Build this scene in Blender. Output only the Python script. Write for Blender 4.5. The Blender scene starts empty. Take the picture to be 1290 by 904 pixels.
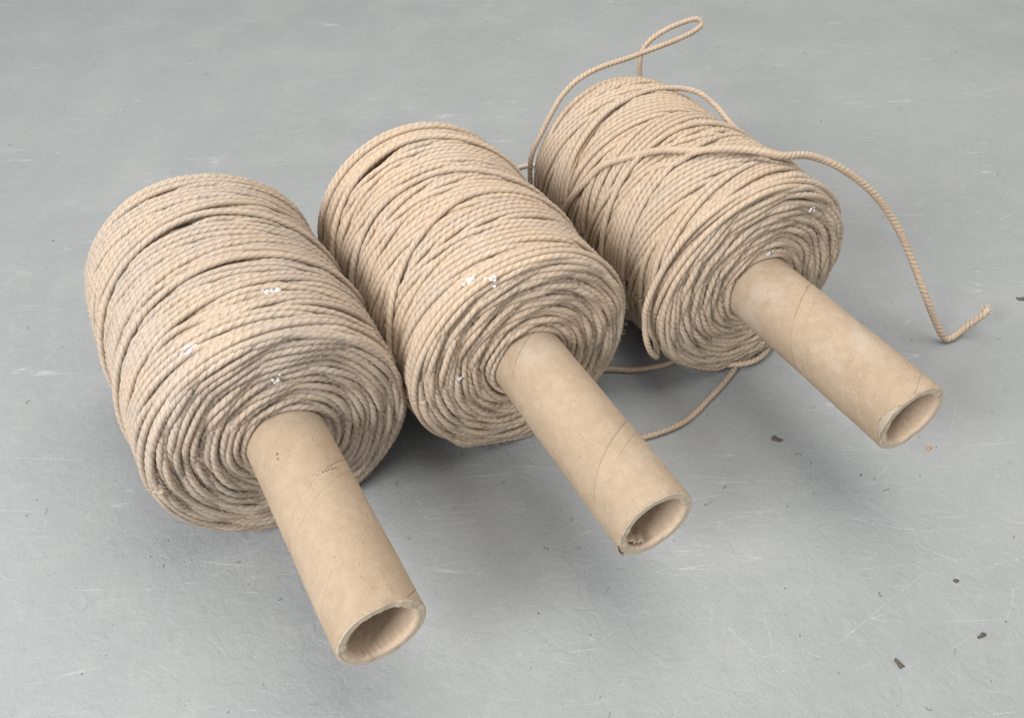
import bpy, math, random
import numpy as np
from mathutils import Vector, Matrix
R_ = math.radians
# ------------------------------------------------------------------ camera
scn = bpy.context.scene
cd = bpy.data.cameras.new('camera'); cam = bpy.data.objects.new('camera', cd)
scn.collection.objects.link(cam); scn.camera = cam
cd.sensor_width = 36.0; cd.lens = 36.0 * 1046.2 / 1290.0
cd.clip_start = 0.02; cd.clip_end = 50
pt, rl = R_(44.83), R_(-2.60)
fw = Vector((0, math.cos(pt), -math.sin(pt))); rt_ = Vector((1, 0, 0)); up_ = Vector((0, math.sin(pt), math.cos(pt)))
r2 = rt_ * math.cos(rl) + up_ * math.sin(rl); u2 = -rt_ * math.sin(rl) + up_ * math.cos(rl)
M = Matrix((r2, u2, -fw)).transposed().to_4x4(); M.translation = Vector((0, 0, 0.570))
cam.matrix_world = M
# ------------------------------------------------------------------ world and lights
w = bpy.data.worlds.new("World"); scn.world = w; w.use_nodes = True
bg = w.node_tree.nodes['Background']; bg.inputs[0].default_value = (0.99, 0.99, 1.0, 1); bg.inputs[1].default_value = 0.50
def area(name, loc, target, sx, sy, power, col):
    l = bpy.data.lights.new(name, 'AREA'); l.shape = 'RECTANGLE'; l.size = sx; l.size_y = sy
    l.energy = power; l.color = col
    o = bpy.data.objects.new(name, l); scn.collection.objects.link(o)
    o.location = loc; o.rotation_euler = (Vector(target) - Vector(loc)).to_track_quat('-Z', 'Y').to_euler()
    return o
area('ceiling_light', (0.45, 0.85, 2.2), (0.05, 0.5, 0), 2.0, 1.6, 32, (1.0, 0.97, 0.93))
area('side_light', (-1.25, -0.75, 1.35), (0.0, 0.5, 0.05), 0.9, 0.8, 41, (0.98, 0.985, 1.0))
vs = scn.view_settings; vs.view_transform = 'Standard'; vs.look = 'None'; vs.gamma = 1; vs.exposure = 0.64

C = scn.collection
rnd = random.Random(5)
nrg = np.random.default_rng(11)
RR = 0.00265          # rope radius
RT, RI = 0.030, 0.0225   # cardboard tube radii
PITCH = 0.0200

# ------------------------------------------------------------------ node helpers
class NT:
    def __init__(s, name):
        m = bpy.data.materials.new(name); m.use_nodes = True; s.m = m; s.t = m.node_tree; s.N = s.t.nodes; s.L = s.t.links
        s.b = s.N['Principled BSDF']
    def n(s, typ, ins=None, **kw):
        nd = s.N.new(typ)
        for k, v in kw.items(): setattr(nd, k, v)
        for k, v in (ins or {}).items():
            if isinstance(v, bpy.types.NodeSocket): s.L.new(v, nd.inputs[k])
            else: nd.inputs[k].default_value = v
        return nd
    def noise(s, vec, scale, detail=3, rough=.55, **k):
        return s.n('ShaderNodeTexNoise', {'Vector': vec, 'Scale': scale, 'Detail': detail, 'Roughness': rough, **k}).outputs[0]
    def math(s, op, a, b=0.0, c=0.0, clamp=False):
        nd = s.n('ShaderNodeMath', operation=op, use_clamp=clamp)
        for i, v in enumerate((a, b, c)):
            if isinstance(v, bpy.types.NodeSocket): s.L.new(v, nd.inputs[i])
            else: nd.inputs[i].default_value = v
        return nd.outputs[0]
    def ramp(s, f, a, b, lo=0., hi=1.):
        nd = s.n('ShaderNodeMapRange', {0: f, 1: a, 2: b, 3: lo, 4: hi}); nd.interpolation_type = 'SMOOTHSTEP'; return nd.outputs[0]
    def mix(s, f, a, b, mode='MIX'):
        nd = s.N.new('ShaderNodeMix'); nd.data_type = 'RGBA'; nd.blend_type = mode
        for i, v in ((0, f), (6, a), (7, b)):
            if isinstance(v, bpy.types.NodeSocket): s.L.new(v, nd.inputs[i])
            elif i == 0: nd.inputs[0].default_value = v
            else: nd.inputs[i].default_value = (*v, 1)
        return nd.outputs[2]
    def mapping(s, vec, scale=(1, 1, 1), loc=(0, 0, 0), rot=(0, 0, 0)):
        return s.n('ShaderNodeMapping', {'Vector': vec, 'Scale': scale, 'Location': loc, 'Rotation': rot}).outputs[0]
    def bump(s, h, dist, strength=1., nrm=None):
        d = {'Height': h, 'Distance': dist, 'Strength': strength}
        if nrm is not None: d['Normal'] = nrm
        return s.n('ShaderNodeBump', d).outputs[0]
    def out(s, col, rough, nrm=None, spec=.3):
        col = s.mix(1., col, (.70, .70, .70), 'MULTIPLY')
        for k, v in (('Base Color', col), ('Roughness', rough), ('Specular IOR Level', spec)):
            if isinstance(v, bpy.types.NodeSocket): s.L.new(v, s.b.inputs[k])
            else: s.b.inputs[k].default_value = (*v, 1) if k == 'Base Color' else v
        if nrm is not None: s.L.new(nrm, s.b.inputs['Normal'])
        return s.m

SEED_ = [0]
def rope_material(name, tan, dusty, dust_amt, dirt=0.5):
    t = NT(name)
    tc = t.n('ShaderNodeTexCoord'); obj = tc.outputs['Object']; uv = tc.outputs['UV']
    SEED_[0] += 1; obj = t.mapping(obj, (1, 1, 1), ((SEED_[0] % 3) * 1.7, (SEED_[0] % 3) * .9, 0))
    rd = t.n('ShaderNodeObjectInfo').outputs['Random']
    # dust lies unevenly over the winding, some passes greyer than others
    big = t.noise(obj, 22, 3)
    dust = t.math('ADD', t.math('MULTIPLY', t.ramp(big, .38, .66), .55), t.math('MULTIPLY', t.ramp(rd, .55, 1.), .6))
    dust = t.math('MULTIPLY', dust, dust_amt, clamp=True)
    col = t.mix(dust, tan, dusty)
    # hue shifts between neighbouring rope lengths and along each
    col = t.mix(t.math('MULTIPLY', rd, .30), col, (tan[0]*.84, tan[1]*.76, tan[2]*.66))
    along = t.noise(t.mapping(uv, (.55, 2.2, 1)), 1.0, 4, .6)
    col = t.mix(t.ramp(along, .35, .7), col, t.mix(1., col, (1.12, 1.10, 1.07), 'MULTIPLY'))
    fib = t.noise(t.mapping(uv, (3.2, 38, 1)), 1.0, 3, .7)
    col = t.mix(t.ramp(fib, .30, .50, .55, 0), col, t.mix(1., col, (.60, .51, .42), 'MULTIPLY'))
    col = t.mix(t.ramp(fib, .60, .78, 0, .5), col, t.mix(1., col, (1.25, 1.24, 1.22), 'MULTIPLY'))
    # specks of grime in patches
    sp = t.n('ShaderNodeTexVoronoi', {'Vector': obj, 'Scale': 420.}).outputs['Distance']
    m = t.math('MULTIPLY', t.math('LESS_THAN', sp, .17), t.ramp(t.noise(obj, 38, 3), .52, .68, 0, dirt))
    col = t.mix(m, col, (.10, .075, .055))
    wv = t.n('ShaderNodeTexVoronoi', {'Vector': t.mapping(obj, (1, 1, 1), (3.1, 1.7, 0)), 'Scale': 260.}).outputs['Distance']
    m2 = t.math('MULTIPLY', t.math('LESS_THAN', wv, .10), .6)
    col = t.mix(m2, col, (.70, .68, .64))
    u_ = t.n('ShaderNodeSeparateXYZ', {0: uv}).outputs
    strand = t.math('ABSOLUTE', t.math('SINE', t.math('MULTIPLY', u_[1], 3 * math.pi)))
    strand = t.math('POWER', strand, .30)
    n1 = t.bump(strand, .0008, .9)
    n2 = t.bump(fib, .0005, .9, n1)
    n3 = t.bump(t.noise(obj, 1500, 2), .00015, .6, n2)
    return t.out(col, .92, n3, .15)

ROPE = [rope_material('dusty_rope', (.59, .475, .365), (.54, .475, .41), 1.0, .85),
        rope_material('tan_rope', (.63, .49, .36), (.585, .50, .42), .85, .5),
        rope_material('brown_rope', (.61, .475, .35), (.56, .485, .40), .7, .6)]
FACE = [rope_material('dusty_end_rope', (.62, .505, .40), (.56, .485, .42), 1.1, .7),
        rope_material('dusty_end_rope', (.66, .525, .395), (.60, .51, .42), 1.0, .7),
        rope_material('dusty_end_rope', (.63, .505, .38), (.58, .49, .40), 1.0, .7)]

def lint_material():
    t = NT('lint'); tc = t.n('ShaderNodeTexCoord')
    v = t.noise(tc.outputs['Object'], 300, 2)
    return t.out(t.mix(v, (.035, .03, .027), (.17, .145, .125)), .95, None, .1)
LINT = lint_material()
def simple(name, a, b, scale, rough, bump=.0003, spec=.3):
    t = NT(name); o = t.n('ShaderNodeTexCoord').outputs['Object']
    v = t.noise(o, scale, 4, .6)
    return t.out(t.mix(v, a, b), rough, t.bump(v, bump, .8), spec)
FUZZ = simple('rope_fibre', (.50, .40, .30), (.66, .56, .44), 200, .9)
PAINT = simple('white_paint', (.66, .66, .65), (.82, .82, .81), 300, .6)

def tube_material():
    t = NT('cardboard'); tc = t.n('ShaderNodeTexCoord'); obj = tc.outputs['Object']; uv = tc.outputs['UV']
    rd = t.n('ShaderNodeObjectInfo').outputs['Random']
    oo = t.n('ShaderNodeVectorMath', {0: obj}, operation='ADD'); cx = t.n('ShaderNodeCombineXYZ', {0: t.math('MULTIPLY', rd, 7.3), 1: t.math('MULTIPLY', rd, 3.1), 2: 0.}).outputs[0]
    t.L.new(cx, oo.inputs[1]); obj = oo.outputs[0]
    s = t.n('ShaderNodeSeparateXYZ', {0: uv}).outputs   # x: metres along, y: turns around
    base = t.mix(t.noise(obj, 26, 4, .6), (.355, .262, .172), (.465, .352, .245))
    base = t.mix(t.ramp(t.noise(obj, 130, 4, .7), .40, .66, 0, .4), base, (.50, .395, .285))
    base = t.mix(t.ramp(t.noise(obj, 15, 4, .65), .52, .70, 0, .6), base, (.52, .44, .355))      # dusty scuffs
    base = t.mix(t.ramp(t.noise(obj, 9, 3, Distortion=.6), .58, .75, 0, .35), base, (.40, .28, .18))
    # helical ply seams
    ph = t.math('ADD', t.math('ADD', t.math('DIVIDE', s[0], .118), s[1]), t.math('MULTIPLY', rd, 3.0))
    ph = t.math('ADD', ph, t.math('MULTIPLY', t.noise(obj, 30, 2), .006))
    fr = t.math('FRACT', ph)
    def line(c, wd): return t.ramp(t.math('ABSOLUTE', t.math('SUBTRACT', fr, c)), 0, wd, 1, 0)
    l1 = line(.5, .0075); l2 = t.math('MULTIPLY', line(.60, .006), .55)
    brk = t.ramp(t.noise(obj, 34, 2), .40, .55)
    seam = t.math('MULTIPLY', t.math('MAXIMUM', l1, l2), t.math('ADD', t.math('MULTIPLY', brk, .75), .25))
    base = t.mix(t.math('MULTIPLY', seam, .20), base, (.25, .17, .11))
    ply = t.math('GREATER_THAN', fr, .5)
    base = t.mix(t.math('MULTIPLY', ply, .07), base, (.60, .50, .37))
    # pulp grain
    g = t.noise(t.mapping(obj, (.6, 1, 1)), 1100, 3, .7)
    base = t.mix(t.ramp(g, .30, .48, .5, 0), base, t.mix(1., base, (.74, .68, .60), 'MULTIPLY'))
    base = t.mix(t.ramp(g, .56, .75, 0, .5), base, t.mix(1., base, (1.22, 1.22, 1.2), 'MULTIPLY'))
    vo = t.n('ShaderNodeTexVoronoi', {'Vector': obj, 'Scale': 170.}).outputs['Distance']
    dots = t.math('MULTIPLY', t.math('LESS_THAN', vo, .075), .8)
    base = t.mix(dots, base, (.16, .10, .06))
    h = t.math('ADD', t.math('MULTIPLY', ply, .5), t.math('MULTIPLY', seam, -1.2))
    n1 = t.bump(h, .0006, .7)
    n2 = t.bump(g, .0003, .7, n1)
    n3 = t.bump(t.noise(obj, 70, 4), .0016, .55, n2)
    return t.out(base, .82, n3, .22)
CARD = tube_material()
def rim_material():
    t = NT('cardboard_edge'); tc = t.n('ShaderNodeTexCoord'); obj = tc.outputs['Object']; uv = tc.outputs['UV']
    s = t.n('ShaderNodeSeparateXYZ', {0: uv}).outputs
    lay = t.noise(t.mapping(uv, (900, 6, 1)), 1., 3, .6)
    c = t.mix(lay, (.56, .455, .33), (.72, .61, .47))
    c = t.mix(t.ramp(t.noise(obj, 160, 3), .55, .72, 0, .6), c, (.42, .33, .24))
    return t.out(c, .9, t.bump(t.math('ADD', lay, t.noise(obj, 900, 2)), .0005, .8), .15)
RIM = rim_material()
INNER = simple('rough_inner_paper', (.52, .39, .275), (.78, .61, .45), 260, .92, .0009, .15)

def floor_material():
    t = NT('painted_floor'); tc = t.n('ShaderNodeTexCoord'); o = tc.outputs['Object']
    c = t.mix(t.ramp(t.noise(o, 2.2, 3), .35, .65), (.290, .301, .298), (.312, .325, .322))
    c = t.mix(t.ramp(t.noise(o, 9, 5, .65), .42, .68, 0, .55), c, (.350, .356, .350))
    c = t.mix(t.ramp(t.noise(o, 4.5, 4, .6, Distortion=.8), .55, .75, 0, .35), c, (.285, .292, .300))
    # smeary mottle of the brushed coat
    c = t.mix(t.ramp(t.noise(o, 42, 5, .7, Distortion=1.5), .52, .72, 0, .30), c, (.39, .396, .39))
    c = t.mix(t.ramp(t.noise(o, 75, 4, .65, Distortion=.8), .56, .76, 0, .28), c, (.235, .241, .238))
    fine = t.noise(o, 700, 3, .7)
    c = t.mix(t.ramp(fine, .25, .45, .6, 0), c, (.235, .246, .247))
    c = t.mix(t.ramp(fine, .56, .76, 0, .5), c, (.50, .51, .51))
    # worn scratch families: thin level lines of stretched noise, broken by a mask
    scr = None
    for k, (sc, rot, sx, wd, lo, amt) in enumerate([(14, .25, .06, .0022, .50, .22), (17, .9, .05, .003, .52, .32), (15, -.75, .06, .0026, .52, .32), (34, .3, .08, .005, .50, .34), (40, 1.7, .07, .006, .52, .3), (29, -1.25, .07, .004, .54, .34)]):
        v = t.mapping(o, (sx, 1, 1), (k * 3.3, k * 1.7, 0), (0, 0, rot))
        nn = t.noise(v, sc, 1.2, .45)
        ln = t.ramp(t.math('ABSOLUTE', t.math('SUBTRACT', nn, .5)), 0, wd, 1, 0)
        mk = t.ramp(t.noise(t.mapping(o, (1, 1, 1), (k * 2.1, 5, 0)), 13, 4, .7), lo, lo + .12, 0, amt)
        e = t.math('MULTIPLY', ln, mk)
        scr = e if scr is None else t.math('MAXIMUM', scr, e)
    c = t.mix(scr, c, (.57, .585, .58))
    # dark pits and specks
    vo = t.n('ShaderNodeTexVoronoi', {'Vector': o, 'Scale': 55.})
    pit = t.math('LESS_THAN', vo.outputs['Distance'], .030)
    pit = t.math('MULTIPLY', pit, t.math('GREATER_THAN', t.n('ShaderNodeSeparateColor', {0: vo.outputs['Color']}).outputs[0], .55))
    c = t.mix(t.math('MULTIPLY', pit, .8), c, (.10, .105, .11))
    h = t.math('ADD', t.noise(o, 60, 4, .6, Distortion=1.2), t.math('MULTIPLY', t.noise(o, 260, 3), .35))
    h = t.math('ADD', h, t.math('MULTIPLY', scr, -.3))
    n1 = t.bump(h, .0018, .6)
    ro = t.ramp(t.noise(o, 24, 4, .6), .3, .7, .50, .66)
    return t.out(c, ro, n1, .32)
FLOOR = floor_material()
SCRATCH = simple('scratched_paint', (.50, .515, .51), (.62, .63, .625), 500, .7)
CRUMB = simple('dark_crumb', (.06, .052, .045), (.17, .15, .12), 800, .9, .0006)
CHIP = simple('orange_chip', (.50, .22, .11), (.62, .34, .2), 600, .8)

# ------------------------------------------------------------------ mesh helpers
def np_mesh(name, V, F, mat, UV=None, smooth=True, matidx=None):
    me = bpy.data.meshes.new(name)
    V = np.asarray(V, np.float32); F = np.asarray(F, np.int32); k = F.shape[1]
    me.vertices.add(len(V)); me.vertices.foreach_set('co', V.ravel())
    me.loops.add(F.size); me.loops.foreach_set('vertex_index', F.ravel())
    me.polygons.add(len(F)); me.polygons.foreach_set('loop_start', np.arange(0, F.size, k, dtype=np.int32))
    if UV is not None:
        l = me.uv_layers.new(name='UVMap'); l.data.foreach_set('uv', np.asarray(UV, np.float32).ravel())
    for m in (mat if isinstance(mat, (list, tuple)) else [mat]): me.materials.append(m)
    if matidx is not None: me.polygons.foreach_set('material_index', np.asarray(matidx, np.int32))
    me.update(calc_edges=True)
    if smooth: me.polygons.foreach_set('use_smooth', np.ones(len(F), bool))
    return me
def link(name, me, parent=None):
    o = bpy.data.objects.new(name, me); C.objects.link(o)
    if parent is not None: o.parent = parent
    return o
def smooth1(a, sig):
    n = int(sig * 3) + 1; k = np.exp(-.5 * (np.arange(-n, n + 1) / sig) ** 2); k /= k.sum()
    return np.convolve(np.pad(a, n, mode='edge'), k, mode='valid')

def rope_arrays(P, Nr, phase, rr=RR, nv=9, arc0=0.0, depth=.09, squash=1.0, caps=True, pitch=PITCH):
    """twisted three-strand rope round centreline P (n,3), Nr reference normals"""
    P = np.asarray(P); n = len(P)
    T = np.gradient(P, axis=0); T /= np.linalg.norm(T, axis=1)[:, None]
    Nn = Nr - T * (Nr * T).sum(1)[:, None]; Nn /= np.linalg.norm(Nn, axis=1)[:, None]
    B = np.cross(T, Nn)
    seg = np.linalg.norm(np.diff(P, axis=0), axis=1); arc = arc0 + np.concatenate([[0], np.cumsum(seg)])
    th = np.arange(nv) / nv * 2 * np.pi
    ang = th[None, :] + phase - 2 * np.pi * arc[:, None] / pitch
    prof = 1 - depth * (1 - np.abs(np.sin(1.5 * th)) ** .6)
    rad = rr * prof[None, :] * (1 + .05 * np.sin(arc[:, None] * 310 + 2 * th))
    V = P[:, None, :] + rad[..., None] * (np.cos(ang)[..., None] * Nn[:, None, :] * squash + np.sin(ang)[..., None] * B[:, None, :])
    V = V.reshape(-1, 3)
    i = np.arange(n - 1)[:, None] * nv; j = np.arange(nv)[None, :]; j2 = (j + 1) % nv
    F = np.stack([i + j, i + nv + j, i + nv + j2, i + j2], -1).reshape(-1, 4)
    u0 = np.repeat(arc[:-1] / pitch, nv); u1 = np.repeat(arc[1:] / pitch, nv)
    v0 = np.tile(np.arange(nv) / nv, n - 1); v1 = np.tile((np.arange(nv) + 1) / nv, n - 1)
    off = float(nrg.random()) * 50
    UV = np.stack([np.stack([u0 + off, v0], -1), np.stack([u1 + off, v0], -1), np.stack([u1 + off, v1], -1), np.stack([u0 + off, v1], -1)], 1).reshape(-1, 2)
    if caps:   # close both ends
        V = np.concatenate([V, P[:1], P[-1:]]); c0, c1 = n * nv, n * nv + 1
        e0 = np.stack([np.full(nv, c0), np.arange(nv), (np.arange(nv) + 1) % nv, (np.arange(nv) + 1) % nv], -1)
        b = (n - 1) * nv
        e0 = [(c0, a, (a + 1) % nv, (a + 2) % nv) for a in range(0, nv - 1, 2)]
        e1 = [(c1, b + (a + 2) % nv, b + (a + 1) % nv, b + a) for a in range(0, nv - 1, 2)]
        F = np.concatenate([F, np.array(e0 + e1)]); UV = np.concatenate([UV, np.zeros((4 * len(e0 + e1), 2))])
    return V, F, UV
def join(parts):
    Vs, Fs, Us, k = [], [], [], 0
    for V, F, U in parts:
        Vs.append(V); Fs.append(F + k); Us.append(U); k += len(V)
    return np.concatenate(Vs), np.concatenate(Fs), np.concatenate(Us)
def spline(pts, step=.0010):
    """Catmull-Rom resampled at even steps"""
    p = np.array(pts, float); p = np.concatenate([[2 * p[0] - p[1]], p, [2 * p[-1] - p[-2]]]); out = []
    for i in range(1, len(p) - 2):
        t = np.linspace(0, 1, 40, endpoint=False)[:, None]
        a, b, c, d = p[i - 1], p[i], p[i + 1], p[i + 2]
        out.append(.5 * ((2 * b) + (-a + c) * t + (2 * a - 5 * b + 4 * c - d) * t ** 2 + (-a + 3 * b - 3 * c + d) * t ** 3))
    q = np.concatenate(out + [p[-2:-1]]); s = np.concatenate([[0], np.cumsum(np.linalg.norm(np.diff(q, axis=0), axis=1))])
    m = max(4, int(s[-1] / step)); x = np.linspace(0, s[-1], m)
    return np.stack([np.interp(x, s, q[:, k]) for k in range(3)], -1)
def frames(P, up=(0, 0, 1.)):
    T = np.gradient(P, axis=0); T /= np.linalg.norm(T, axis=1)[:, None]
    N = np.zeros_like(P); v = np.array(up, float)
    if abs(v @ T[0]) > .9: v = np.array([1., 0, 0])
    for i in range(len(P)):
        v = v - T[i] * (v @ T[i]); v /= np.linalg.norm(v); N[i] = v
    return N
def loose_rope(name, pts, parent, mat, inv=None, rr=RR * 1.03, **k):
    P = spline(pts)
    if inv is not None:
        A = np.array(inv); P = P @ A[:3, :3].T + A[:3, 3]
    V, F, U = rope_arrays(P, frames(P), rnd.random() * 6, rr, nv=12, depth=.15, pitch=.0140, **k)
    return link(name, np_mesh(name, V, F, mat, U), parent)

def lathe(prof, nv, x_axis_z, wob=None):
    """surface of revolution about the x axis at height z; prof = list of (x, r); returns V, F, UV (x, turns)"""
    V = []; n = len(prof)
    for (x, r) in prof:
        for k in range(nv):
            a = 2 * math.pi * k / nv; q = r * (1 + (wob(x, a) if wob else 0))
            V.append((x, -q * math.cos(a), x_axis_z + q * math.sin(a)))
    F, UV = [], []
    for i in range(n - 1):
        for k in range(nv):
            k2 = (k + 1) % nv
            F.append((i * nv + k, i * nv + k2, (i + 1) * nv + k2, (i + 1) * nv + k))
            a0, a1 = k / nv, (k + 1) / nv
            # along coordinate: metres along x, or across the wall on the rim
            x0, x1 = prof[i][0] + prof[i][1] * (abs(prof[i][0] - prof[i + 1][0]) < 1e-3), prof[i + 1][0] + prof[i + 1][1] * (abs(prof[i][0] - prof[i + 1][0]) < 1e-3)
            UV += [(x0, a0), (x0, a1), (x1, a1), (x1, a0)]
    return np.array(V), np.array(F), np.array(UV)

# ------------------------------------------------------------------ floor
def build_floor():
    V = [(-3, -2.2, 0), (3, -2.2, 0), (3, 4.2, 0), (-3, 4.2, 0)]
    me = np_mesh('floor', V, [(0, 1, 2, 3)], FLOOR, smooth=False)
    o = link('floor', me); o['kind'] = 'structure'
build_floor()

# ------------------------------------------------------------------ winding simulation
NPH = 720; DS = .0005
def simulate(seed, R, tilt, L, n_turn, cycles, overs, wander=.0005, lump=.0006):
    """lays the rope passes from the outermost one inwards; each earlier pass slides under the later ones"""
    rg = np.random.default_rng(seed)
    S0 = -.020; NS = int((L + .026) / DS)
    sg = S0 + np.arange(NS) * DS
    Rp = R - tilt * (L - np.clip(sg, 0, L))
    Rp = Rp + .0022 - .0055 * np.clip(1 - (sg + .010) / .012, 0, 1) ** 2 - .0020 * np.clip((sg - (L - .015)) / .010, 0, 1) ** 2
    d = 2 * RR * .98
    pa = np.arange(NPH) / NPH * 2 * np.pi
    nz = np.zeros((NPH, NS))
    for k in range(9):
        m = rg.integers(0, 5); f = rg.uniform(10, 70)
        nz += rg.normal() * np.cos(m * pa[:, None] + f * sg[None, :] + rg.random() * 6)
    G = Rp[None, :] + lump * nz / 2.0
    top0 = G.copy()
    FO = np.arange(-int(RR * .95 / DS), int(RR * .95 / DS) + 1); dl = FO * DS
    circ = np.sqrt(np.maximum((RR * .96) ** 2 - dl ** 2, 0))
    lo, hi = -.0085, L - .0066
    SH = np.arange(-3, 4)
    out = []
    def lay(ph, s, nest=True, lift=0.):
        ci = ph % NPH
        si = np.clip(((s - S0) / DS).round().astype(int), 16, NS - 17)
        if nest:
            cost = []
            for k in SH:
                idx = np.clip(si + k, 16, NS - 17)
                r = (G[ci[:, None], idx[:, None] + FO[None, :]] - circ[None, :]).min(1) - abs(k) * .0001
                bad = (idx * DS + S0 > hi) | (idx * DS + S0 < lo)
                cost.append(smooth1(r - bad * .01, 9))
            kk = smooth1(SH[np.array(cost).argmax(0)].astype(float), 10)
            s = np.clip(s + kk * DS, lo, hi)
            si = np.clip(((s - S0) / DS).round().astype(int), 16, NS - 17)
        if lift: r = top0[ci, si] - RR + lift + 0 * s
        else: r = (G[ci[:, None], si[:, None] + FO[None, :]] - circ[None, :]).min(1)
        if not lift: r = np.maximum(r, Rp[si] - RR - .0045)   # soft cord squashes rather than sinking far
        sm = smooth1(r, 7); r = np.minimum(sm, r + .0006)
        for j, fo in enumerate(FO):
            q = si + fo; G[ci, q] = np.minimum(G[ci, q], r - circ[j])
        return s, r
    Lt = hi - lo
    for pts in overs:   # last passes, lying proud of the rest
        a = np.array([q[0] for q in pts], float); b = np.array([q[1] for q in pts], float)
        col = np.arange(int(a[0] / 360 * NPH), int(a[-1] / 360 * NPH)); aa = col / NPH * 360
        s = smooth1(np.interp(aa, a, b), 16)
        out.append((col, *lay(col, np.clip(s, lo, hi), False, .0030), 2))
    nc = n_turn / (1 - d * .98 / (2 * Lt))
    total = int(nc * cycles); ph0 = rg.random()
    ejit = rg.random(90) ** 1.3 * .012; ljit = rg.random(90) * .015
    wn = smooth1(rg.normal(size=(total + 2) * 24), 10) * 8
    for k in range(total - 1, -1, -1):
        ph = np.arange(NPH) + k * NPH; x = ph / NPH
        pp = x / nc + ph0
        s = lo + Lt * (.5 + .5 * np.arcsin(.985 * np.sin((pp - .25) * 2 * np.pi)) / math.asin(.985))
        hk = hi - .0004 - ejit[pp.astype(int)]; lk = lo + .0004 + ljit[np.round(pp).astype(int)]
        s = hk - .0012 * np.logaddexp(0, (hk - s) / .0012); s = lk + .0012 * np.logaddexp(0, (s - lk) / .0012)
        s = np.clip(s + np.interp(x * 24, np.arange(len(wn)), wn) * wander, lo, hi)
        out.append((ph, *lay(ph, s), 1))
    nt = int(Lt / d)
    for k in range(nt - 1, -1, -1):
        ph = np.arange(NPH) + k * NPH
        out.append((ph, *lay(ph, lo + Lt * (ph / NPH) / nt, False), 0))
    for ty in (0, 1):
        n1 = [k for k, o in enumerate(out) if o[3] == ty][::-1]
        S = smooth1(np.concatenate([out[k][1] for k in n1]), 7); Q = smooth1(np.concatenate([out[k][2] for k in n1]), 6); q = 0
        for k in n1:
            m = len(out[k][0]); out[k] = (out[k][0], S[q:q + m], Q[q:q + m], ty); q += m
    H = np.full((NPH, NS), R - .02)
    for (col, s, r, ty) in out:
        ci = col % NPH; si = np.clip(((s - S0) / DS).round().astype(int), 16, NS - 17)
        for j, fo in enumerate(FO): H[ci, si + fo] = np.maximum(H[ci, si + fo], r + circ[j])
    res = []
    for (col, s, r, ty) in out:
        ci = col % NPH; si = np.clip(((s - S0) / DS).round().astype(int), 16, NS - 17)
        vis = np.zeros(len(col), bool)
        for k, fo in enumerate(FO):
            vis |= (r + circ[k] >= H[ci, si + fo] - .0004) & (circ[k] > .0004)
        vis &= (s < hi - .006) | (r > Rp[si] - .0085)
        vis &= r > Rp[si] - .0150
        grow = smooth1(vis.astype(float), 5) > .02
        res.append((col, s, r, grow, ty))
    return res, H, sg, S0

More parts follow.
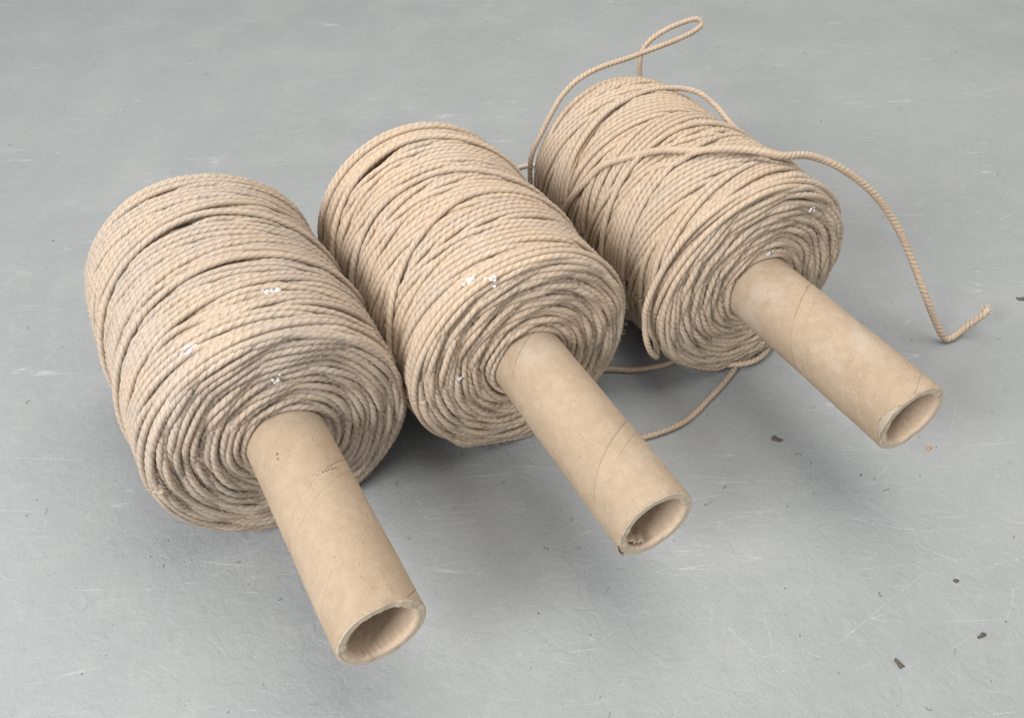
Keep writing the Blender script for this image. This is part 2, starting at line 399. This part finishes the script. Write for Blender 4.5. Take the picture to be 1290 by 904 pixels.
def face_drop(r, R):
    return .0006 + .0058 * np.clip((r - RT) / (R - RT), 0, 1.05) ** 6.0
def build_spool(idx, x, y, az, R, L, tl, tilt, label, n_turn, cycles, overs, seed, nface=1.0):
    root = bpy.data.objects.new('rope_spool', None); C.objects.link(root); root.empty_display_size = .05
    root.location = (x, y, 0); root.rotation_euler = (0, -tilt, az)
    root['label'] = label; root['category'] = 'rope spool'; root['group'] = 'rope spools lying side by side on the floor'
    mw = Matrix.Translation((x, y, 0)) @ Matrix.Rotation(az, 4, 'Z') @ Matrix.Rotation(-tilt, 4, 'Y')
    inv = mw.inverted()
    rg = np.random.default_rng(seed)
    # ---- cardboard tube: outer wall, rim, inner wall
    def wob(xx, a): return .009 * math.sin(2 * a + seed + xx * 6) + .004 * math.sin(3 * a + xx * 25) + .0022 * math.sin(5 * a + xx * 40 + seed)
    outer = [(v, RT + .00012 * math.sin(v * 90 + seed)) for v in np.linspace(-L - .012, tl - .0012, 60)]
    e = .0012
    prof = outer + [(tl - .0003, RT - .0006), (tl, RT - e)]
    rim = [(tl + .0002 * math.sin(k * 2.3), RT - e - (RT - RI - 2 * e) * k / 5) for k in range(6)]
    inner = [(tl - .0008, RI)] + [(tl - .004 - .17 * k / 24, RI + .0003 * math.sin(k * 1.7)) for k in range(25)]
    NV = 120
    allp = prof + rim[1:] + inner
    V, F, U = lathe(allp, NV, R, wob)
    # frayed, slightly uneven cut edge
    fr = np.interp(np.arange(NV), np.arange(0, NV, 3), rg.normal(size=NV // 3) * .0002)
    a0 = len(prof) - 2; a1 = len(prof) + 5
    for i in range(a0, a1 + 1):
        V[i * NV:(i + 1) * NV, 0] += fr + rg.normal(size=NV) * .00006
        V[i * NV:(i + 1) * NV, 1:] += rg.normal(size=(NV, 2)) * .00006
    inn = slice((len(prof) + 5) * NV, len(V)); V[inn] += rg.normal(size=V[inn].shape) * .00022
    mi = np.zeros(len(F), int); ring = np.arange(len(F)) // NV
    mi[ring >= len(prof) - 2] = 1; mi[ring >= len(prof) + 4] = 2
    tube = link('cardboard_tube', np_mesh('cardboard_tube', V, F, [CARD, RIM, INNER], U, matidx=mi), root)
    # ---- winding
    res, H, sg, S0 = simulate(seed, R, tilt, L, n_turn, cycles, overs)
    cfz = R
    def loc(s, r, a):
        return np.stack([s - L + .0035, -r * np.cos(a), cfz + r * np.sin(a)], -1)
    core_p = [(-L - .007, RT)] + [(-L - .007, R - tilt * L - .014)] + [(-L + .002, R - tilt * L - .009), (-.03, R - .0095), (-.016, R - .013), (-.0085, R - .022), (-.0070, RT)]
    V, F, U = lathe(core_p, 96, R)
    wind = link('rope_winding', np_mesh('rope_winding', V, F, FACE[idx], U), root)
    turns = []
    def add_turn(parts, mat, name='rope_turn'):
        V, F, U = join(parts)
        o = link(name, np_mesh(name, V, F, mat, U), wind); turns.append(o); return o
    runs = []
    for (col, s, r, vis, ty) in res:
        a = col / NPH * 2 * np.pi; parts = []
        on = vis if ty < 2 else np.ones(len(vis), bool)
        k = 0; n = len(on)
        while k < n:
            if not on[k]: k += 1; continue
            e_ = k
            while e_ < n and on[e_]: e_ += 1
            j = min(e_ + 1, n)          # share the next sample so lengths meet
            if j - k >= 22:
                sel = np.arange(k, j, 2)
                if sel[-1] != j - 1: sel = np.append(sel, j - 1)
                P = loc(s[sel], r[sel], a[sel]); Nr = loc(s[sel] * 0 + L, r[sel] * 0 + 1, a[sel]) - np.array([0, 0, cfz])
                parts.append(rope_arrays(P, Nr, 0., RR * (1.0 if ty < 2 else 1.06), arc0=(a[k] * R) % 1000))
            k = e_
        runs += parts
    runs.sort(key=lambda q: -len(q[0]))
    for q in runs[:285]: add_turn([q], ROPE[idx])
    if runs[285:]: add_turn(runs[285:], ROPE[idx], 'rope_bits')['kind'] = 'stuff'
    # ---- crescents of rope on the front end, iris-like
    layers = int((R - .006 - RT - RR) / .0048); off = rg.random() * 6
    Rin = RT + RR * .95; Rout = R - .0050
    for li in range(layers + 1):
        rad = Rin + (Rout - Rin) * li / layers
        m = max(4, int(round(2 * math.pi * rad / .049 * nface))); parts = []
        off += rg.uniform(.5, 1.6)
        for c in range(m):
            pc = off + 2 * math.pi * c / m + rg.normal() * .18
            slope = rg.uniform(.12, .20); half = rg.uniform(.038, .050)
            l = np.linspace(-half, half, int(2 * half / .0016)); ra = rad + rg.normal() * .0006
            a = pc + l / ra
            face = L - face_drop(rad, R) - RR
            drop = np.sqrt((slope * l) ** 2 + .0011 ** 2) - .0011
            s = face - drop + rg.normal() * .0005 + .0002 * np.sin(l * 90 + rg.random() * 6)
            r = ra + l / half * .0032 + .0002 * np.sin(l * 120 + rg.random() * 6)
            r = np.minimum(r, Rout + .0003)
            s = np.minimum(s, L - face_drop(r, R) - RR + .0006)
            P = loc(s, np.maximum(r, RT + RR * .8), a); Nr = np.tile([1., 0, 0], (len(P), 1))
            add_turn([rope_arrays(P, Nr, rg.random() * 6, RR * rg.uniform(.98, 1.08), depth=.13)], FACE[idx], 'rope_coil')
    for li in range(layers):     # full rounds of the layer beneath
        rad = Rin + (Rout - Rin) * (li + .5) / layers; a = np.linspace(0, 2 * np.pi, int(2 * np.pi * rad / .002)) + rg.random() * 6
        P = loc(L - face_drop(rad + 0 * a, R) - RR - .0042 + .0003 * np.sin(3 * a + li), rad + .0004 * np.sin(2 * a + li), a)
        add_turn([rope_arrays(P, np.tile([1., 0, 0], (len(P), 1)), 0., RR, caps=False)], FACE[idx], 'rope_coil')
    # ---- fibres standing off the rope
    def surf(a, s):
        ci = (a / (2 * np.pi) * NPH).astype(int) % NPH; si = np.clip(((s - S0) / DS).astype(int), 0, len(sg) - 1)
        return H[ci, si]
    n = 4200; a = rg.uniform(-.6, 3.9, n); s = rg.uniform(-.006, L - .010, n); r = surf(a, s)
    base = loc(s, r - .0002, a); nr = loc(s * 0 + L, 1 + s * 0, a) - np.array([0, 0, cfz])
    nf = 3600; af = rg.uniform(0, 2 * np.pi, nf); rf = np.sqrt(rg.uniform((RT + .003) ** 2, (R - .002) ** 2, nf))
    bf = loc(L - .0012 - face_drop(rf, R), rf, af); nrf = np.tile([1., 0, 0], (nf, 1))
    def hairs(base, nr, length, width, lift):
        m = len(base); dr = rg.normal(size=(m, 3)); dr -= nr * (dr * nr).sum(1)[:, None]; dr /= np.linalg.norm(dr, axis=1)[:, None]
        sd = np.cross(nr, dr); ln = rg.uniform(.3, 1, m)[:, None] * length; wd = width * rg.uniform(.6, 1.2, m)[:, None]
        cu = rg.normal(size=(m, 1)) * .5
        p1 = base + dr * ln * .5 + nr * ln * lift * .6; p2 = base + (dr + sd * cu) * ln * .9 + nr * ln * lift * rg.uniform(.2, 1.5, (m, 1))
        V = np.stack([base - sd * wd, base + sd * wd, p1 + sd * wd * .8, p1 - sd * wd * .8, p2 + sd * wd * .4, p2 - sd * wd * .4], 1).reshape(-1, 3)
        i = np.arange(m)[:, None] * 6
        F = np.concatenate([i + np.array([[0, 1, 2, 3]]), i + np.array([[3, 2, 4, 5]])])
        return V, F
    V1, F1 = hairs(base, nr, .0038, .00015, .7); V2, F2 = hairs(bf, nrf, .0040, .00014, .6)
    fz = link('rope_fuzz', np_mesh('rope_fuzz', np.concatenate([V1, V2]), np.concatenate([F1, F2 + len(V1)]), FUZZ), wind); fz['kind'] = 'stuff'
    # ---- dark lint caught between the rope rounds: tangled little wads
    nc = 250; ac = rg.uniform(0, 2 * np.pi, nc); rc = np.sqrt(rg.uniform((RT + .004) ** 2, (R - .006) ** 2, nc))
    per = 16; ac = np.repeat(ac, per) + rg.normal(size=nc * per) * .028; rc = np.repeat(rc, per) + rg.normal(size=nc * per) * .0009
    bc = loc(L - .0026 - face_drop(rc, R) + rg.normal(size=nc * per) * .0009, rc, ac)
    V3, F3 = hairs(bc, np.tile([1., 0, 0], (nc * per, 1)), .0024, .00009, .25)
    ns_ = 70; sa = np.repeat(rg.uniform(.2, 3., ns_), 12) + rg.normal(size=ns_ * 12) * .012; ss = np.clip(np.repeat(rg.uniform(.01, L - .004, ns_), 12) + rg.normal(size=ns_ * 12) * .0009, .002, L - .001)
    b4 = loc(ss, surf(sa, ss) - .0003, sa); n4 = loc(ss * 0 + L, 1 + ss * 0, sa) - np.array([0, 0, cfz])
    V4, F4 = hairs(b4, n4, .0018, .00008, .2)
    li = link('dark_lint', np_mesh('dark_lint', np.concatenate([V3, V4]), np.concatenate([F3, F4 + len(V3)]), LINT), wind); li['kind'] = 'stuff'
    return dict(root=root, tube=tube, wind=wind, inv=inv, mw=mw, loc=loc, surf=surf, L=L, R=R, rg=rg, tl=tl, idx=idx, wob=wob)

def paint_fleck(sp, phi, s, size, n=5):
    """a flake of white paint stuck on the rope, made of a few crusty lumps"""
    rg = sp['rg']; Vs, Fs, k = [], [], 0
    for _ in range(n):
        a = math.radians(phi) + rg.normal() * size * .45 / sp['R']; ss = s + rg.normal() * size * .3
        if ss < sp['L'] - .001: r = float(sp['surf'](np.array([a]), np.array([ss]))[0]); c = sp['loc'](np.array([ss]), np.array([r]), np.array([a]))[0]
        else: c = None
        if c is None: continue
        q = size * rg.uniform(.2, .45)
        up = np.array([0, -math.cos(a), math.sin(a)]); t1 = np.array([1., 0, 0]); t2 = np.cross(up, t1)
        ring = [c + (t1 * math.cos(b) + t2 * math.sin(b)) * q * rg.uniform(.5, 1.2) - up * .0004 for b in np.linspace(0, 2 * math.pi, 8)[:-1]]
        top = [c + (v - c) * .55 + up * .0006 for v in ring]
        Vs += ring + top + [c + up * .0008]
        for j in range(7):
            j2 = (j + 1) % 7
            Fs.append((k + j, k + j2, k + 7 + j2, k + 7 + j))
        for j in range(0, 7, 2): Fs.append((k + 14, k + 7 + j, k + 7 + (j + 1) % 7, k + 7 + (j + 2) % 7))
        k += 15
    o = link('paint_fleck', np_mesh('paint_fleck', Vs, Fs, PAINT, smooth=False), sp['wind'])
    return o
def face_fleck(sp, r, phi, size):
    rg = sp['rg']; Vs, Fs, k = [], [], 0
    for _ in range(6):
        a = math.radians(phi) + rg.normal() * size * .5 / r; q = size * rg.uniform(.2, .4); r_ = r + rg.normal() * size * .4
        c = sp['loc'](np.array([sp['L'] - .0005]), np.array([r_]), np.array([a]))[0]
        ring = [c + np.array([-.0012, math.cos(b) * q * rg.uniform(.5, 1.2), math.sin(b) * q * rg.uniform(.5, 1.2)]) for b in np.linspace(0, 2 * math.pi, 8)[:-1]]
        Vs += ring + [c + (v - c) * .5 + np.array([.0006, 0, 0]) for v in ring] + [c + np.array([.0006, 0, 0])]
        for j in range(7): Fs.append((k + j, k + (j + 1) % 7, k + 7 + (j + 1) % 7, k + 7 + j))
        for j in range(0, 7, 2): Fs.append((k + 14, k + 7 + j, k + 7 + (j + 1) % 7, k + 7 + (j + 2) % 7))
        k += 15
    link('paint_fleck', np_mesh('paint_fleck', Vs, Fs, PAINT, smooth=False), sp['wind'])

SP = []
SP.append(build_spool(0, -.1695, .4002, -1.0835, .0988, .2274, .1767, -.0049,
    'dusty grey-tan rope spool at the left, brown stain dots on its tube', 9, 10.6,
    [[(-40, .110), (10, .088), (50, .070), (90, .062), (140, .070), (220, .095)], [(-40, .170), (10, .150), (50, .136), (95, .128), (140, .132), (220, .15)]], 21))
SP.append(build_spool(1, .0129, .4728, -1.1145, .0972, .2309, .1776, -.0024,
    'golden-tan rope spool in the middle, torn paper inside its tube mouth', 8, 12,
    [[(-40, .070), (10, .050), (50, .032), (85, .026), (110, .035), (220, .08)], [(-40, .115), (10, .095), (50, .080), (90, .085), (130, .105), (220, .13)], [(-40, .205), (10, .180), (50, .150), (90, .128), (140, .135), (220, .16)]], 34))
SP.append(build_spool(2, .2174, .5485, -1.1392, .0975, .2473, .1764, .0233,
    'brown rope spool at the right with long loose rope ends hanging off', 5, 19,
    [[(-40, .165), (10, .140), (50, .125), (90, .118), (130, .125), (220, .15)]], 47))

# ---- extras per spool
paint_fleck(SP[0], 106, .174, .0062, 10); paint_fleck(SP[0], 67, .1975, .0062, 9); face_fleck(SP[0], .062, 95, .0055)
paint_fleck(SP[1], 66, .214, .0056, 8); paint_fleck(SP[1], 74, .2255, .0054, 8); paint_fleck(SP[1], 27, .0104, .0025, 3)
face_fleck(SP[1], .062, 12, .003)
paint_fleck(SP[2], 79, .232, .0030, 5); paint_fleck(SP[2], 46, .151, .0020, 4); face_fleck(SP[2], .036, 95, .0035); face_fleck(SP[2], .078, 120, .003)

def stain(sp, dots, col):
    """brown marks on the tube: thin crusty dabs; dots = (x along tube, angle deg, size)"""
    rg = sp['rg']; Vs, Fs, k = [], [], 0
    for (x, ph, q) in dots:
        a0 = math.radians(ph); c = np.array([x, a0])
        ring = []
        for b in np.linspace(0, 2 * math.pi, 9)[:-1]:
            rr = q * rg.uniform(.5, 1.2); xx = x + math.cos(b) * rr; aa = a0 + math.sin(b) * rr / RT
            q_ = RT * (1 + sp['wob'](xx, aa)) + .00012; ring.append(np.array([xx, -q_ * math.cos(aa), sp['R'] + q_ * math.sin(aa)]))
        q_ = RT * (1 + sp['wob'](x, a0)) + .0003; mid = np.mean(ring, 0); mid[1:] = np.array([-q_ * math.cos(a0), sp['R'] + q_ * math.sin(a0)])
        Vs += ring + [mid]
        for j in range(0, 8, 2): Fs.append((k + 8, k + j, k + j + 1, k + (j + 2) % 8))
        k += 9
    link('brown_stain', np_mesh('brown_stain', Vs, Fs, col), sp['tube'])
BROWN = simple('brown_stain', (.12, .055, .03), (.24, .13, .08), 500, .8)
stain(SP[0], [(.0655, 96, .0006), (.0670, 100, .0005), (.0655, 108, .0009), (.0650, 113, .0011), (.0643, 117, .0009), (.0640, 122, .0012), (.0632, 127, .0010), (.0628, 131, .0007), (.032, 118, .0006), (.040, 121, .0005), (.033, 66, .0011), (.037, 64, .0008)], BROWN)
stain(SP[2], [(.046, 104, .0009), (.047, 101, .0005), (.012, 70, .0006), (.03, 55, .0005)], BROWN)

CHIPBOARD = simple('torn_ply', (.38, .30, .22), (.52, .44, .34), 400, .9, .0006, .15)
def torn_flap(sp, phi, wid, length, depth_r, seed, inside=True):
    """crumpled strip of torn ply paper"""
    rg = np.random.default_rng(seed); nu, nv = 14, 8; V = []
    mat_ = INNER if inside else CHIPBOARD
    for i in range(nu):
        for j in range(nv):
            a = math.radians(phi) + (i / (nu - 1) - .5) * math.radians(wid)
            x = sp['tl'] - .0015 - length * j / (nv - 1)
            if inside: r = RI - .0006 - depth_r * math.sin(math.pi * (.15 + .85 * i / (nu - 1))) * (1 - .4 * j / nv) + rg.normal() * .0007 + .0012 * math.sin(i * 1.1 + j * .9)
            else: r = RT + .0003 + .0009 * (1 - j / (nv - 1)) + rg.normal() * .00012; 
            if not inside: x = sp['tl'] + .0006 - length * (j / (nv - 1)) * math.sin(math.pi * (.08 + .84 * i / (nu - 1)))
            V.append((x + rg.normal() * .0003, -r * math.cos(a), sp['R'] + r * math.sin(a)))
    F = [(i * nv + j, (i + 1) * nv + j, (i + 1) * nv + j + 1, i * nv + j + 1) for i in range(nu - 1) for j in range(nv - 1)]
    o = link('torn_paper', np_mesh('torn_paper', V, F, mat_), sp['tube'])
    m = o.modifiers.new('solid', 'SOLIDIFY'); m.thickness = .0005
torn_flap(SP[1], 312, 62, .018, .0030, 3)
torn_flap(SP[2], 20, 62, .006, 0, 6, inside=False)
torn_flap(SP[1], 338, 26, .004, 0, 8, inside=False)

# ---- loose rope on the right-hand spool
s3 = SP[2]; L3 = s3['L']
def on(phi, s, lift=.0):
    a = np.array([math.radians(phi)]); ss = np.array([s]); r = s3['surf'](a, np.clip(ss, .004, L3 - .003)) + RR * .85 + lift
    return tuple(s3['mw'] @ Vector(s3['loc'](ss, r, a)[0]))
def frayed_tip(end, direc, parent, inv, seed):
    rg = np.random.default_rng(seed); A_ = np.array(inv); parts = []; end = np.array(end); direc = np.array(direc) / np.linalg.norm(direc)
    for k in range(34):
        sp_ = rg.normal(size=3) * .6; q = end + rg.normal(size=3) * .0011 - direc * .002; P = [q]
        for m in range(5): P.append(P[-1] + (direc + sp_ * (m * .35) - np.array([0, 0, .25])) * .0011 * rg.uniform(.7, 1.2))
        P = spline(P, .0006) @ A_[:3, :3].T + A_[:3, 3]
        parts.append(rope_arrays(P, frames(P), 0., rg.uniform(.0003, .0009), nv=5))
    V, F, U = join(parts); o = link('frayed_tip', np_mesh('frayed_tip', V, F, FUZZ, U), parent); o['kind'] = 'stuff'
A = [on(-45, -.003), on(-20, -.004), on(0, -.004, .0004), on(18, -.005, .0008), on(34, -.005, .0010), (.0619, .7535, .181), (.0903, .7714, .1938),
     (.1368, .7994, .1947), (.1816, .8288, .1951), (.2033, .8455, .196), (.2129, .8544, .1993), (.2068, .8561, .2047), (.1841, .8478, .2025),
     (.1625, .8377, .1962), (.1501, .8317, .186), (.1473, .8279, .1725), (.1488, .8238, .157), (.160, .810, .12)]
loose_rope('loose_rope', A, s3['root'], ROPE[2], s3['inv'])['label'] = 'stray rope curling up into a loop behind the spool'
B = [on(14, .063, -.006), on(26, .0605, -.003), on(40, .058), on(55, .054), on(68, .051), on(80, .049, .0005), (.1439, .7376, .1890), (.1684, .7454, .1859), (.1902, .7443, .1813), (.2065, .7351, .1721),
     (.2178, .7181, .163), (.2258, .7029, .1586), on(145, .125), on(165, .135)]
loose_rope('loose_rope', B, s3['root'], ROPE[2], s3['inv'])['label'] = 'slack rope pass standing clear of the winding'
T = [on(-20, .058), on(0, .070), on(18, .0815, .0005), on(32, .090, .001), on(44, .099, .001), on(58, .1196, .0012), on(68, .140, .0015), on(77, .160, .002), (.1830, .6080, .2005), (.2052, .6040, .2005),
     (.2315, .6005, .196), (.2594, .6114, .188), (.2913, .6146, .172), (.3254, .6134, .146), (.3548, .6085, .112), (.3758, .598, .078), (.3919, .5845, .048),
     (.4066, .5754, .022), (.4185, .5699, .0050), (.4265, .5712, .0038), (.4360, .5765, .007), (.4452, .5790, .015), (.4520, .5792, .0235), (.4552, .5808, .0275), (.4562, .5832, .0275)]
tl_ = loose_rope('loose_rope', T, s3['root'], ROPE[2], s3['inv'], rr=RR * 1.25); tl_['label'] = 'long loose rope end arching down to the floor'
frayed_tip((.4560, .5835, .0275), (.6, .8, -.25), tl_, s3['inv'], 3)
T2 = [on(56, .1440, -.004), on(62, .1520, -.002), on(68, .1600, .0008), on(76, .168, .003), on(84, .176, .0035), on(92, .184, .003), on(102, .190, .002), on(120, .195), on(150, .198), on(175, .2)]
loose_rope('loose_rope', T2, s3['root'], ROPE[2], s3['inv'])['label'] = 'rope pass lying under the long loose end'
E_ = [on(118, .2310, -.003), on(105, .2315), on(85, .2320, .0008), on(65, .232, .0012), on(44, .231, .002), on(25, .230, .0038), on(8, .2315, .0066), on(-4, .233, .0098), on(-13, .2355, .0122), on(-20, .2368, .0112),
      on(-25, .2362, .0080), on(-27, .2340, .0038), on(-22, .228, .000), on(-15, .220, -.004)]
loose_rope('loose_rope', E_, s3['root'], ROPE[2], s3['inv'])['label'] = 'slack turn bulging from the front edge of the winding'
z = .0030
Fl = [(.185, .60, z), (.168, .572, z), (.1512, .5556, z), (.1162, .5484, z), (.0824, .5500, z), (.045, .532, z), (.030, .505, z), (.043, .474, z), (.0761, .4597, z), (.1132, .4657, z),
      (.1493, .4801, z), (.1799, .5088, z), (.2092, .5425, z), (.226, .572, z), (.235, .60, z)]
loose_rope('loose_rope', Fl, s3['root'], ROPE[2], s3['inv'])['label'] = 'rope loop lying flat on the floor under the spools'
G = [(.180, .575, .006), (.1960, .5500, .0065), (.2110, .5440, .0085), (.2290, .5480, .0085), (.2440, .5620, .006), (.2520, .580, .004), (.250, .605, .0035)]
loose_rope('loose_rope', G, s3['root'], ROPE[2], s3['inv'])['label'] = 'rope bight peeping from under the spool by the tube'
loose_rope('loose_rope', [(-.01, .893, z), (.010, .905, z), (.024, .913, z), (.04, .915, z), (.07, .905, z), (.10, .88, z)], s3['root'], ROPE[2], s3['inv'])

# ------------------------------------------------------------------ debris on the floor
def crumb(name, x, y, pts, mat, label, cat, h=.0016, seed=1):
    rg = np.random.default_rng(seed); n = len(pts)
    lo = [(px + rg.normal() * .0002, py + rg.normal() * .0002, 0.0) for px, py in pts]
    mdl = [(px * .95, py * .95, h * rg.uniform(.35, .8)) for px, py in pts]
    hi = [(px * .5 + rg.normal() * .0002, py * .5, h * rg.uniform(.7, 1.1)) for px, py in pts]
    V = lo + mdl + hi; F = []
    for k in range(2):
        for j in range(n): F.append((k * n + j, k * n + (j + 1) % n, (k + 1) * n + (j + 1) % n, (k + 1) * n + j))
    for j in range(1, n - 1): F.append((2 * n, 2 * n + j, 2 * n + j + 1, 2 * n + j + 1)) if False else None
    V.append((0, 0, h)); F = [f for f in F if f]
    for j in range(0, n - 1, 2): F.append((3 * n, 2 * n + j, 2 * n + j + 1, 2 * n + (j + 2) % n))
    o = link(name, np_mesh(name, V, F, mat, smooth=False)); o.location = (x, y, .0001)
    o['label'] = label; o['category'] = cat
    return o
def blob(a, b, rot, n=9, seed=0, j=.5):
    rg = np.random.default_rng(seed); out = []
    for k in range(n):
        t = 2 * math.pi * k / n; q = 1 + rg.uniform(-j, j); px, py = a * math.cos(t) * q, b * math.sin(t) * q
        out.append((px * math.cos(rot) - py * math.sin(rot), px * math.sin(rot) + py * math.cos(rot)))
    return out
crumb('debris_crumb', .228, .4588, blob(.0048, .0026, -.6, seed=1), CRUMB, 'dark grit crumb below the right spool, beside its tube', 'crumb', seed=1)
crumb('debris_crumb', .3274, .2714, blob(.0042, .0018, .3, seed=2), CRUMB, 'dark brown crumb with pointed ends at the lower right', 'crumb', seed=2)
crumb('debris_crumb', .2612, .2533, blob(.0022, .0038, .35, seed=3), CRUMB, 'small oval dark crumb, lowest near the bottom right', 'crumb', seed=3)
crumb('debris_crumb', .5209, .6256, blob(.0050, .0026, -.4, seed=4), CRUMB, 'dark crumb at the far right edge beyond the rope tip', 'crumb', seed=4)
crumb('paint_chip', .3545, .4407, blob(.0026, .0022, .2, seed=5), CHIP, 'tiny orange chip just below the right tube mouth', 'chip', seed=5)
crumb('debris_crumb', .3267, .3153, blob(.0018, .0018, .2, seed=6), CRUMB, 'tiny round dark crumb above the two lower right crumbs', 'crumb', .001, seed=6)
def scratch_material():
    t = NT('scratch'); o = t.n('ShaderNodeTexCoord').outputs['Object']
    nz = t.noise(o, 420, 3, .7); al = t.ramp(nz, .40, .58, .06, .58)
    m = t.out((.66, .67, .665), .7, None, .2); t.L.new(al, t.b.inputs['Alpha']); return m
def scratches():
    rg = np.random.default_rng(77); Vs, Fs, k = [], [], 0
    def strip(P, wd):
        nonlocal k
        P = np.array(P); T = np.gradient(P, axis=0); T /= np.linalg.norm(T, axis=1)[:, None]; Nn = np.stack([-T[:, 1], T[:, 0]], -1)
        n = len(P); q = wd * np.sin(np.linspace(.15, math.pi - .15, n))[:, None] * rg.uniform(.5, 1.2, (n, 1))
        a = P + Nn * q; b = P - Nn * q
        zz = .0002 + .00004 * rg.random()
        Vs.extend([(x, y, zz) for x, y in a] + [(x, y, zz) for x, y in b])
        Fs.extend([(k + n + j, k + n + j + 1, k + j + 1, k + j) for j in range(n - 1)]); k += 2 * n
    for i in range(1100):
        y = .2 + 1.3 * rg.random() ** 1.2; x = rg.uniform(-.3 - y * .45, .3 + y * .45)
        ln = .006 + .055 * rg.random() ** 3; a = rg.choice([.1, .3, 1.0, -.6, 1.4, 1.8, 2.6]) + rg.normal() * .5; cu = rg.normal() * .35
        if rg.random() < .05: ln *= 3
        t = np.linspace(-.5, .5, 9); aa = a + cu * t
        strip(np.stack([x + np.cumsum(np.cos(aa)) * ln / 9, y + np.cumsum(np.sin(aa)) * ln / 9], -1), rg.uniform(.00012, .00040) * (1 + y * .5))
    for (x0, y0, x1, y1, wd) in [(0.4912, 1.2754, 0.6443, 1.2024, 0.00030),(0.6443, 1.2024, 0.7671, 1.1445, 0.00050),(0.2733, 1.1109, 0.4798, 1.1350, 0.00070),(0.4906, 1.1141, 0.4765, 0.9759, 0.00030),(0.4104, 0.9860, 0.4883, 0.9585, 0.00050),(0.3192, 0.9654, 0.3629, 0.9737, 0.00070),(0.6346, 0.9617, 0.5699, 0.8360, 0.00030),(0.3530, 1.0866, 0.3244, 1.0106, 0.00050),(-0.7156, 1.2947, -0.4280, 1.4382, 0.00070),(-0.5803, 1.4484, -0.5043, 1.3606, 0.00030),(-0.3930, 1.3954, -0.3073, 1.4515, 0.00050),(0.2706, 0.3723, 0.3281, 0.3565, 0.00070),(0.2644, 0.4145, 0.3331, 0.3306, 0.00030),(0.2966, 0.3560, 0.3548, 0.3179, 0.00050),(0.3518, 0.3248, 0.3861, 0.3334, 0.00070),(0.1845, 0.4290, 0.1891, 0.4138, 0.00030),(0.1777, 0.3005, 0.1752, 0.2609, 0.00050),(0.1410, 0.2991, 0.1682, 0.2554, 0.00070),(0.1730, 0.2523, 0.1872, 0.2534, 0.00030),(0.1848, 0.2651, 0.1861, 0.2534, 0.00050),(-0.4598, 0.4772, -0.3437, 0.4679, 0.00070),(-0.2553, 0.3742, -0.2407, 0.3380, 0.00030),(-0.1004, 0.5709, -0.0044, 0.5540, 0.00050),(-0.0632, 0.4741, -0.0070, 0.4644, 0.00070),(0.4503, 1.2170, 0.4059, 1.1175, 0.00030),(0.5947, 1.3829, 0.5498, 1.2633, 0.00050),(0.3596, 0.4909, 0.4064, 0.4997, 0.00070),(0.2872, 0.2602, 0.3090, 0.2266, 0.00030),(0.3577, 0.2980, 0.3634, 0.2850, 0.00050),(0.2512, 0.4879, 0.2963, 0.4948, 0.00070),(-0.0089, 1.2646, 0.0959, 1.3423, 0.00030),(-0.1941, 1.4058, -0.1323, 1.2493, 0.00050),(-0.3221, 1.0055, -0.2329, 1.0613, 0.00070)]:
        t = np.linspace(0, 1, 22)[:, None]; A_, B_ = np.array([x0, y0]), np.array([x1, y1])
        strip(A_ + (B_ - A_) * t + np.stack([np.sin(t[:, 0] * 9 + x0 * 50), np.cos(t[:, 0] * 7 + y0 * 50)], -1) * .0008, wd)
    o = link('floor_scratches', np_mesh('floor_scratches', Vs, Fs, scratch_material(), smooth=False)); o['kind'] = 'stuff'
    o['label'] = 'pale hairline scratches in the grey floor paint'; o['category'] = 'scratches'
scratches()
# innumerable grit
def grit():
    rg = np.random.default_rng(9); Vs, Fs, k = [], [], 0
    for _ in range(900):
        yy = rg.uniform(.2, 1.5); xx = rg.uniform(-.25 - yy * .42, .25 + yy * .42); q = .0002 + .0006 * rg.random() ** 2.5
        if rg.random() < .04: q *= 1.8
        for j in range(5):
            t = 2 * math.pi * j / 5; Vs.append((xx + q * math.cos(t) * rg.uniform(.6, 1.3), yy + q * math.sin(t) * rg.uniform(.5, 1.3), .0001))
        Vs.append((xx, yy, q * .9)); 
        for j in (0, 2): Fs.append((k + 5, k + j, k + j + 1, k + (j + 2) % 5))
        Fs.append((k + 5, k + 4, k + 0, k + 0)) if False else None
        k += 6
    Fs = [f for f in Fs if f]
    o = link('floor_grit', np_mesh('floor_grit', Vs, Fs, CRUMB, smooth=False)); o['kind'] = 'stuff'; o['label'] = 'fine dark grit scattered over the grey floor'; o['category'] = 'grit'
grit()
def fluff():
    rg = np.random.default_rng(19); parts = []
    for _ in range(260):
        if rg.random() < .5: b = SP[rg.integers(0, 3)]['mw'] @ Vector((rg.uniform(-.2, .16), rg.normal() * .09, 0)); x, y = b.x, b.y
        else: y = rg.uniform(.2, 1.4); x = rg.uniform(-.25 - y * .42, .25 + y * .42)
        a = rg.random() * 6.28; cu = rg.normal() * .9; n = 7; ln = rg.uniform(.002, .008)
        t = np.linspace(0, 1, n); aa = a + cu * t * 2
        P = np.stack([x + np.cumsum(np.cos(aa)) * ln / n, y + np.cumsum(np.sin(aa)) * ln / n, .0003 + .0006 * np.sin(t * 3.1) * rg.random()], -1)
        parts.append(rope_arrays(P, frames(P), 0., rg.uniform(.00007, .00018), nv=4, caps=False))
    V, F, U = join(parts); o = link('floor_fluff', np_mesh('floor_fluff', V, F, [FUZZ, LINT], U, matidx=[int((i // 24) % 2) for i in range(len(F))]))
    o['kind'] = 'stuff'; o['label'] = 'short rope fibres and hairs lying on the floor'; o['category'] = 'fibres'
fluff()
